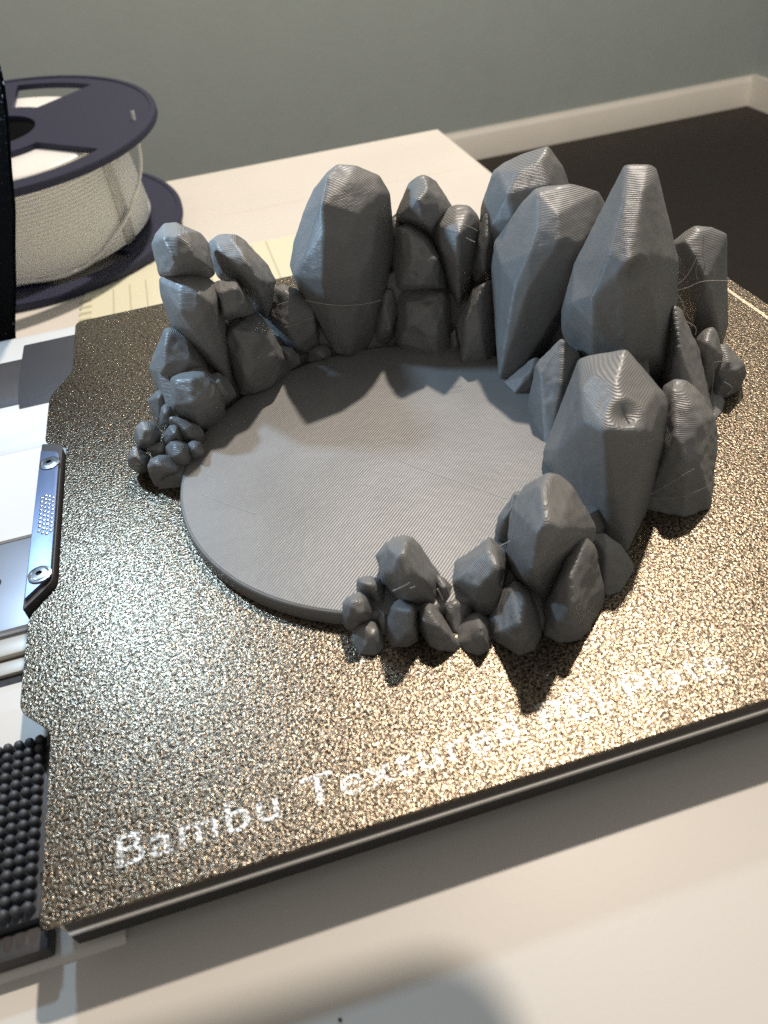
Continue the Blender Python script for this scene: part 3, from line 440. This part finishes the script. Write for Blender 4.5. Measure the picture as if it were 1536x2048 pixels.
[554,347,23,567,345,11,571,327,0,563,299,0,547,290,0,526,300,0,517,324,0,523,350,0,534,349,16,555,346,0,567,345,0,537,349,0,541,325,35,549,300,35,530,314,6,556,310,35,556,365,0,568,353,0,570,327,0,563,300,0,547,292,0,526,301,0,517,324,0,524,349,0,535,362,0,554,360,0,564,349,0,566,327,0,560,304,0,547,297,0,529,305,0,522,325,0,527,346,0,537,357,0],
[588,357,30,592,356,7,584,336,0,571,324,0,569,348,0,569,361,25,576,329,34,590,372,12,593,362,0,583,337,0,571,325,0,569,348,0,571,375,7,590,378,0,591,361,0,583,340,0,573,329,0,571,349,0,573,377,0],
[613,344,51,632,340,40,639,338,21,635,323,0,623,294,0,604,288,0,581,296,0,576,319,0,595,348,38,615,343,34,600,310,74,616,283,91,613,271,63,610,284,17,590,300,39,616,363,27,636,359,15,642,355,0,635,323,0,622,295,0,605,289,0,582,297,0,578,319,0,599,367,14,620,378,0,635,366,0,638,352,0,631,325,0,621,301,0,606,296,0,587,303,0,583,322,0,603,372,0],
[659,324,48,670,321,33,688,256,0,676,249,0,656,258,0,644,275,0,635,323,0,639,330,20,646,328,42,662,323,0,672,320,0,645,328,0,652,326,0,649,290,70,656,263,59,671,265,0,646,279,21,637,281,57,664,344,23,675,340,9,688,257,0,676,251,0,656,260,0,644,276,0,636,323,0,643,345,0,651,347,17,667,354,0,674,341,0,683,265,0,673,259,0,656,267,0,647,281,0,640,320,0,646,340,0,656,353,0],
[708,357,21,739,347,8,741,331,0,724,308,0,693,285,0,687,298,0,684,328,0,687,357,0,705,321,35,704,309,7,691,313,33,721,316,25,714,374,0,740,353,0,740,331,0,723,308,0,694,286,0,688,299,0,685,328,0,688,356,0,713,367,0,735,349,0,736,330,0,721,311,0,696,292,0,691,304,0,688,328,0,691,352,0],
[744,307,6,754,293,0,745,260,0,731,232,0,714,230,0,698,243,0,690,263,0,698,288,0,707,305,0,726,314,2,730,275,35,722,240,52,719,228,42,715,234,0,745,311,0,753,293,0,744,260,0,730,234,0,715,231,0,698,244,0,691,264,0,699,288,0,708,304,0,727,314,0,741,305,0,748,290,0,740,262,0,729,240,0,716,237,0,702,248,0,696,265,0,702,286,0,710,299,0,726,308,0],
[687,367,63,699,363,56,710,360,33,715,353,0,687,351,0,682,368,10,691,341,60,698,339,34,692,386,41,704,383,34,715,379,11,715,354,0,688,352,0,685,377,0,700,407,11,710,404,5,716,388,0,713,358,0,690,357,0,688,378,0],
[1119,1219,189,1132,1215,122,1112,1222,12,1068,1237,15,1042,1246,66,1060,1240,127,1088,1230,186,1127,1243,175,1140,1239,109,1121,1245,1,1077,1261,4,1051,1269,54,1069,1263,114,1097,1254,172,1133,1270,149,1144,1266,93,1127,1272,1,1090,1285,3,1067,1293,45,1083,1288,97,1106,1280,146],
[921,1310,334,931,1307,300,922,1310,256,895,1317,259,899,1315,321,926,1329,326,935,1327,292,926,1329,249,900,1336,252,904,1335,312,930,1351,311,938,1349,283,931,1351,246,908,1356,248,912,1356,300],
[516,1315,192,554,1312,180,590,1309,132,590,1309,46,543,1313,48,521,1314,125,518,1340,178,556,1337,166,591,1334,119,591,1334,35,545,1338,36,523,1339,113,525,1367,154,557,1364,144,588,1362,104,587,1362,32,548,1365,33,529,1366,98]]
DENTS = [(38, [105.13, 40.56, 28.66], 3.0, 1.9), (36, [119.4, 69.24, 37.93], 2.8, 1.8), (33, [117.44, 92.11, 34.72], 2, 0.4), (5, [51.58, 110.94, 15.49], 3.0, 0.8), (5, [44.68, 112.17, 18.57], 2.0, 0.5), (25, [92.99, 113.81, 19.31], 1.6, 0.5), (25, [89.96, 114.72, 8.73], 3.5, 0.7), (0, [69.57, 117.38, 20.47], 3.5, 0.5), (23, [90.37, 114.08, 25.53], 1.2, 0.7), (23, [92.39, 113.54, 30.22], 1.2, 0.5)]
def make_rock(i, flat):
    pts = [Vector(flat[k:k+3])*.1*MM for k in range(0, len(flat), 3)]
    bm = bmesh.new(); vs = [bm.verts.new(p) for p in pts]
    g = bmesh.ops.convex_hull(bm, input=vs, use_existing_faces=False)
    dead = list({e for e in list(g['geom_interior'])+list(g['geom_unused']) if isinstance(e, bmesh.types.BMVert) and e.is_valid})
    bmesh.ops.delete(bm, geom=dead, context='VERTS')
    # chip a few flat facets off the upper half
    rnd = random.Random(100+i)
    ext = max(max(v.co[k] for v in bm.verts)-min(v.co[k] for v in bm.verts) for k in range(3))/MM
    for q in range(6 if ext < 30 else 2 if ext < 42 else 0):
        a_ = rnd.uniform(0, 2*math.pi); el = rnd.uniform(-.1, 1.0)
        d_ = Vector((math.cos(a_)*math.cos(el), math.sin(a_)*math.cos(el), math.sin(el)))
        pr_ = [v.co.dot(d_) for v in bm.verts]; hi, lo = max(pr_), min(pr_)
        s_ = hi-(hi-lo)*rnd.uniform(.012, .04)
        g = bmesh.ops.bisect_plane(bm, geom=bm.verts[:]+bm.edges[:]+bm.faces[:], plane_co=d_*s_, plane_no=d_, clear_outer=True)
        ed = [e for e in bm.edges if e.is_boundary]
        if ed: bmesh.ops.holes_fill(bm, edges=ed, sides=0)
    bmesh.ops.dissolve_limit(bm, angle_limit=math.radians(10), verts=bm.verts[:], edges=bm.edges[:])
    bmesh.ops.triangulate(bm, faces=bm.faces[:])
    me = bpy.data.meshes.new('rock'); bm.to_mesh(me); bm.free()
    o = mesh_obj('rock', me, MAT['pla'])
    xs = [v.co for v in me.vertices]
    size = max((max(c[k] for c in xs)-min(c[k] for c in xs)) for k in range(3))/MM
    md = o.modifiers.new('r', 'REMESH'); md.mode = 'VOXEL'; md.voxel_size = (.2 if size < 14 else .3 if size < 26 else .42)*MM
    sm = o.modifiers.new('s', 'SMOOTH'); sm.factor = .5; sm.iterations = 2
    ev = bpy.data.meshes.new_from_object(o.evaluated_get(bpy.context.evaluated_depsgraph_get()))
    o.modifiers.clear(); o.data = ev; bpy.data.meshes.remove(me); ev.name = 'rock'
    if not ev.materials: ev.materials.append(MAT['pla'])
    off = Vector((i*3.7, i*1.3, 0))
    ev.update()
    dents = []
    for (k, c, r, dep) in DENTS:
        if k == i:
            c = Vector(c)*MM
            c = min((v.co for v in ev.vertices), key=lambda q: (q-c).length).copy()
            dents.append((c, r*MM, dep*MM))
    nrm = [v.normal.copy() for v in ev.vertices]
    for v, n in zip(ev.vertices, nrm):
        p = v.co/MM
        am = 1 if size < 26 else .45
        d = .34+.20*am*noise.noise(p*.2+off)+.13*am*noise.noise(p*.6+off)
        d2 = 0
        for c, r, dep in dents:
            q = (v.co-c).length/r
            if q < 1.8: d2 += dep*(math.exp(-q*q*2.2))-.12*dep*math.exp(-((q-1.1)*4)**2)
        v.co = v.co+n*(d*MM-d2)
    ev.polygons.foreach_set('use_smooth', [True]*len(ev.polygons))
    o.parent = pr
    return o
for i, r_ in enumerate(ROCKS): make_rock(i, r_)

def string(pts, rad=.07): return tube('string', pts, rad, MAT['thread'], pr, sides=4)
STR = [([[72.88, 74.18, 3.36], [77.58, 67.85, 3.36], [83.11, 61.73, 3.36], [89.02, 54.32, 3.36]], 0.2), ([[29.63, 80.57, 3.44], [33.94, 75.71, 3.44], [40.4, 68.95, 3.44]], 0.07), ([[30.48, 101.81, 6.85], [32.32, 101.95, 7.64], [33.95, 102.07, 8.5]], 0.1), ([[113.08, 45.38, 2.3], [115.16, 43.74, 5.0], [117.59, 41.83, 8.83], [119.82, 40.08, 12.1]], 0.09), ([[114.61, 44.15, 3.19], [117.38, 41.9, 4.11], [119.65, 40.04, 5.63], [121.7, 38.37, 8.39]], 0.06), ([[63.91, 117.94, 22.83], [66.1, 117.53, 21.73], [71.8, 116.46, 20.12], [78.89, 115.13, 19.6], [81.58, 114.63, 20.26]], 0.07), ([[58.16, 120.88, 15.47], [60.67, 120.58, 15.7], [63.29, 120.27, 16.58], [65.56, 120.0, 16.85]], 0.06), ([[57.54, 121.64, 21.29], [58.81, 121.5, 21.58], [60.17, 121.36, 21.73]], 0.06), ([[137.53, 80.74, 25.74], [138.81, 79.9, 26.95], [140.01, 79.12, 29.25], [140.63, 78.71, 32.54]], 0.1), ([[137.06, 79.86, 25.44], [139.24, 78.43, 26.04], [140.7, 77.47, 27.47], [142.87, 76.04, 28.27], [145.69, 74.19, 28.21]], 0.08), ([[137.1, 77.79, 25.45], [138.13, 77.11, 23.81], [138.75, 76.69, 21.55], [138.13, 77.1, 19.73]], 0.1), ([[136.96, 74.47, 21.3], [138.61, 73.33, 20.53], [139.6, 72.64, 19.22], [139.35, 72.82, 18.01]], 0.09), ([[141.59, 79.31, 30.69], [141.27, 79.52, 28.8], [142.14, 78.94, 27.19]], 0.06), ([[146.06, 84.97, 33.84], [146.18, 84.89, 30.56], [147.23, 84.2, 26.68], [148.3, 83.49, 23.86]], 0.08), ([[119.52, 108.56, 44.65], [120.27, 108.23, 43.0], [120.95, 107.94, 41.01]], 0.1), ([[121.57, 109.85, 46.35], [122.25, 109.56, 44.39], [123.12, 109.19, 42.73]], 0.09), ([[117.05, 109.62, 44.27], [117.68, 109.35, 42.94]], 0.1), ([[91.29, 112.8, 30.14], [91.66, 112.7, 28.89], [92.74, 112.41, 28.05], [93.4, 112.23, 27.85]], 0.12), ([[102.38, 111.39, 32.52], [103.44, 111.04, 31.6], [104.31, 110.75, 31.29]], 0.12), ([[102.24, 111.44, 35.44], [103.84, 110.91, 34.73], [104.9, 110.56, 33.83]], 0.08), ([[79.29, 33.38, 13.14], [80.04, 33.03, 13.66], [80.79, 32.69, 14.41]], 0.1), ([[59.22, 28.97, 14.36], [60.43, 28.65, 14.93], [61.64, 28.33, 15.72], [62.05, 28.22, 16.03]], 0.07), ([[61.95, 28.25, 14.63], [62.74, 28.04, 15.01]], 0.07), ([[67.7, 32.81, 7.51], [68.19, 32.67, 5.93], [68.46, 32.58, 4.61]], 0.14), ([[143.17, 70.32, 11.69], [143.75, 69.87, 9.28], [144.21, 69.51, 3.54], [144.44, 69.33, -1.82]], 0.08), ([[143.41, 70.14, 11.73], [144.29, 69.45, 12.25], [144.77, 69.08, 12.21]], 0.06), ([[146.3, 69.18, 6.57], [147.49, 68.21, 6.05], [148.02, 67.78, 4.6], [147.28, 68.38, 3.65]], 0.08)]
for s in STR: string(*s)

# ------------------------------------------------------------------ filament spool
sp = thing('filament_spool', 'navy spool of white filament standing on the white desk', 'filament spool')
sp.location = Vector((-64.372, 511.457, -76.543))*MM
sp.rotation_euler = Matrix.Rotation(math.hypot(.083, .011), 4, Vector((.083, .011, 0)).normalized()).to_euler()
def arc(r, a0, a1, n): return [(r*math.cos(math.radians(a0+(a1-a0)*k/n)), r*math.sin(math.radians(a0+(a1-a0)*k/n))) for k in range(n+1)]
def opening(c, half_out, half_in, r0, r1):
    lp = arc(r1, c-half_out, c+half_out, 18)+arc(r0, c+half_in, c-half_in, 10)
    return rounded(lp, 2.5, 3)
loops = [arc(100, 0, 360, 160)[:-1], arc(26, 0, 360, 48)[:-1]]
for c in (64, -62, 180): loops.append(opening(c, 19, 13, 41, 87))
for hz, th in ((62., 3.0), (-1.5, 3.0)):
    me = flat_curve('flange', loops, th, .25)
    f = mesh_obj('flange', me, MAT['navy'], sp); f.location = (0, 0, hz*MM)
    auto_smooth(f)
    rim = from_bm('rim', lathe([(96.5, th/2-.1), (97, th/2+.9), (100, th/2+.9), (100.6, th/2), (100.6, -th/2), (100, -th/2-.5)], 160), MAT['navy'], f, True); auto_smooth(rim, 30)
    holes = 9
    sl = bmesh.new()
    for k in range(holes):
        a = math.radians(-100+k*22); m4 = Matrix.Rotation(a, 4, 'Z') @ Matrix.Translation(Vector((91.5*MM, 0, th/2*MM+.04*MM))) @ Matrix.Diagonal((1.6*MM, 4.2*MM, .1*MM, 1))
        bmesh.ops.create_cone(sl, cap_ends=True, segments=16, radius1=1, radius2=1, depth=1, matrix=m4)
    from_bm('rim_slots', sl, MAT['hub'], f, kind='stuff')
from_bm('hub', lathe([(26, -3), (26, 63.2), (29, 63.4), (30, 63.2), (30, -3)], 64), MAT['hub'], sp, True)
prof = []
nr = 27
def wr_(t): return 79.5-7.0*t**1.2
z0_, z1_ = 1.2, 59.8
prof.append((32, z0_))
for k in range(nr):
    for q in (0, .25, .5, .75):
        t = (k+q)/nr
        prof.append((wr_(t)-1.3+1.3*math.sin(math.pi*q), z0_+(z1_-z0_)*t))
prof.append((wr_(1)-.9, z1_)); prof.append((wr_(1)-3, z1_+.4)); prof.append((34, z1_+.4))
wd = from_bm('winding', lathe(prof, 144), MAT['filament'], sp, True)
for a0, a1, m_ in ((-40, -33, 'film'),):   # clear tape bands over the coils
    bm = bmesh.new(); g = []
    for k in range(9):
        a = math.radians(a0+(a1-a0)*k/8)
        g.append([bm.verts.new(((wr_(t)+.35)*MM*math.cos(a+.12*t), (wr_(t)+.35)*MM*math.sin(a+.12*t), (z0_+(z1_-z0_)*t)*MM)) for t in [j/12 for j in range(13)]])
    for a, b in zip(g, g[1:]):
        for j in range(12): bm.faces.new((a[j], b[j], b[j+1], a[j+1]))
    r = bmesh.ops.solidify(bm, geom=bm.faces[:], thickness=.2*MM)
    from_bm('tape_band', bm, MAT[m_], sp, True)
FIL = [[22.3, 485.6, -10.8], [22.0, 484.9, -14.0], [21.7, 484.2, -17.7], [21.3, 483.0, -22.5], [20.8, 482.1, -26.9], [19.5, 478.9, -35.8], [18.0, 475.6, -40.7], [16.5, 472.3, -43.7], [14.2, 467.9, -47.7], [11.1, 462.8, -51.0], [6.3, 470.5, -60.0], [2.0, 464.0, -64.0], [-2.2, 458.8, -67.0], [-6.5, 454.2, -69.6], [-16.8, 445.9, -76.1], [-23.2, 441.8, -78.7], [-30.2, 438.3, -80.3], [-42.3, 433.9, -81.6], [-57.3, 431.0, -80.5], [-69.4, 430.8, -78.4]]
inv = Matrix.LocRotScale(sp.location, sp.rotation_euler, None).inverted()
tube('loose_strand', [tuple((inv @ (Vector(p)*MM))/MM) for p in FIL], 1.15, MAT['filament'], sp, sides=12)

# ------------------------------------------------------------------ black speckled post at the left edge
pil = [(4, 78), (2.6, 72), (1, 66), (0, 59), (-3, 48), (-7, 37), (-11, 24), (-16, 12), (-21, -1), (-28, -17.0), (-31, -30), (-60, -88.5), (-140, -88.5), (-110, 0), (-95, 120), (-20, 150), (6, 110)]
bm = bmesh.new()
a = [bm.verts.new((x*MM, 222.5*MM, z*MM)) for x, z in pil]; b = [bm.verts.new(((x-14)*MM, 262*MM, z*MM)) for x, z in pil]
bm.faces.new(a); bm.faces.new(b[::-1])
for k in range(len(pil)): bm.faces.new((a[k], b[k], b[(k+1) % len(pil)], a[(k+1) % len(pil)]))
bmesh.ops.recalc_face_normals(bm, faces=bm.faces)
bmesh.ops.bevel(bm, geom=bm.edges[:], offset=1.2*MM, segments=2, affect='EDGES', clamp_overlap=True)
po = from_bm('printer_post', bm, MAT['blackfleck'], label='tall black speckled post at the left edge in front of the spool', category='post')
auto_smooth(po, 40)

# ------------------------------------------------------------------ unseen block added above the bed to shade the front of the housing
hd = prism('shadow_caster', rounded([(42, 5), (105, 5), (105, 63), (42, 66)], [6, 6, 12, 6], 6), 118, 188, MAT['greyp'], pb, bevel=2)
prism('caster_cover', rounded([(46, 12), (101, 12), (101, 58), (46, 61)], 8, 5), 188.1, 194, MAT['black'], hd, bevel=2)
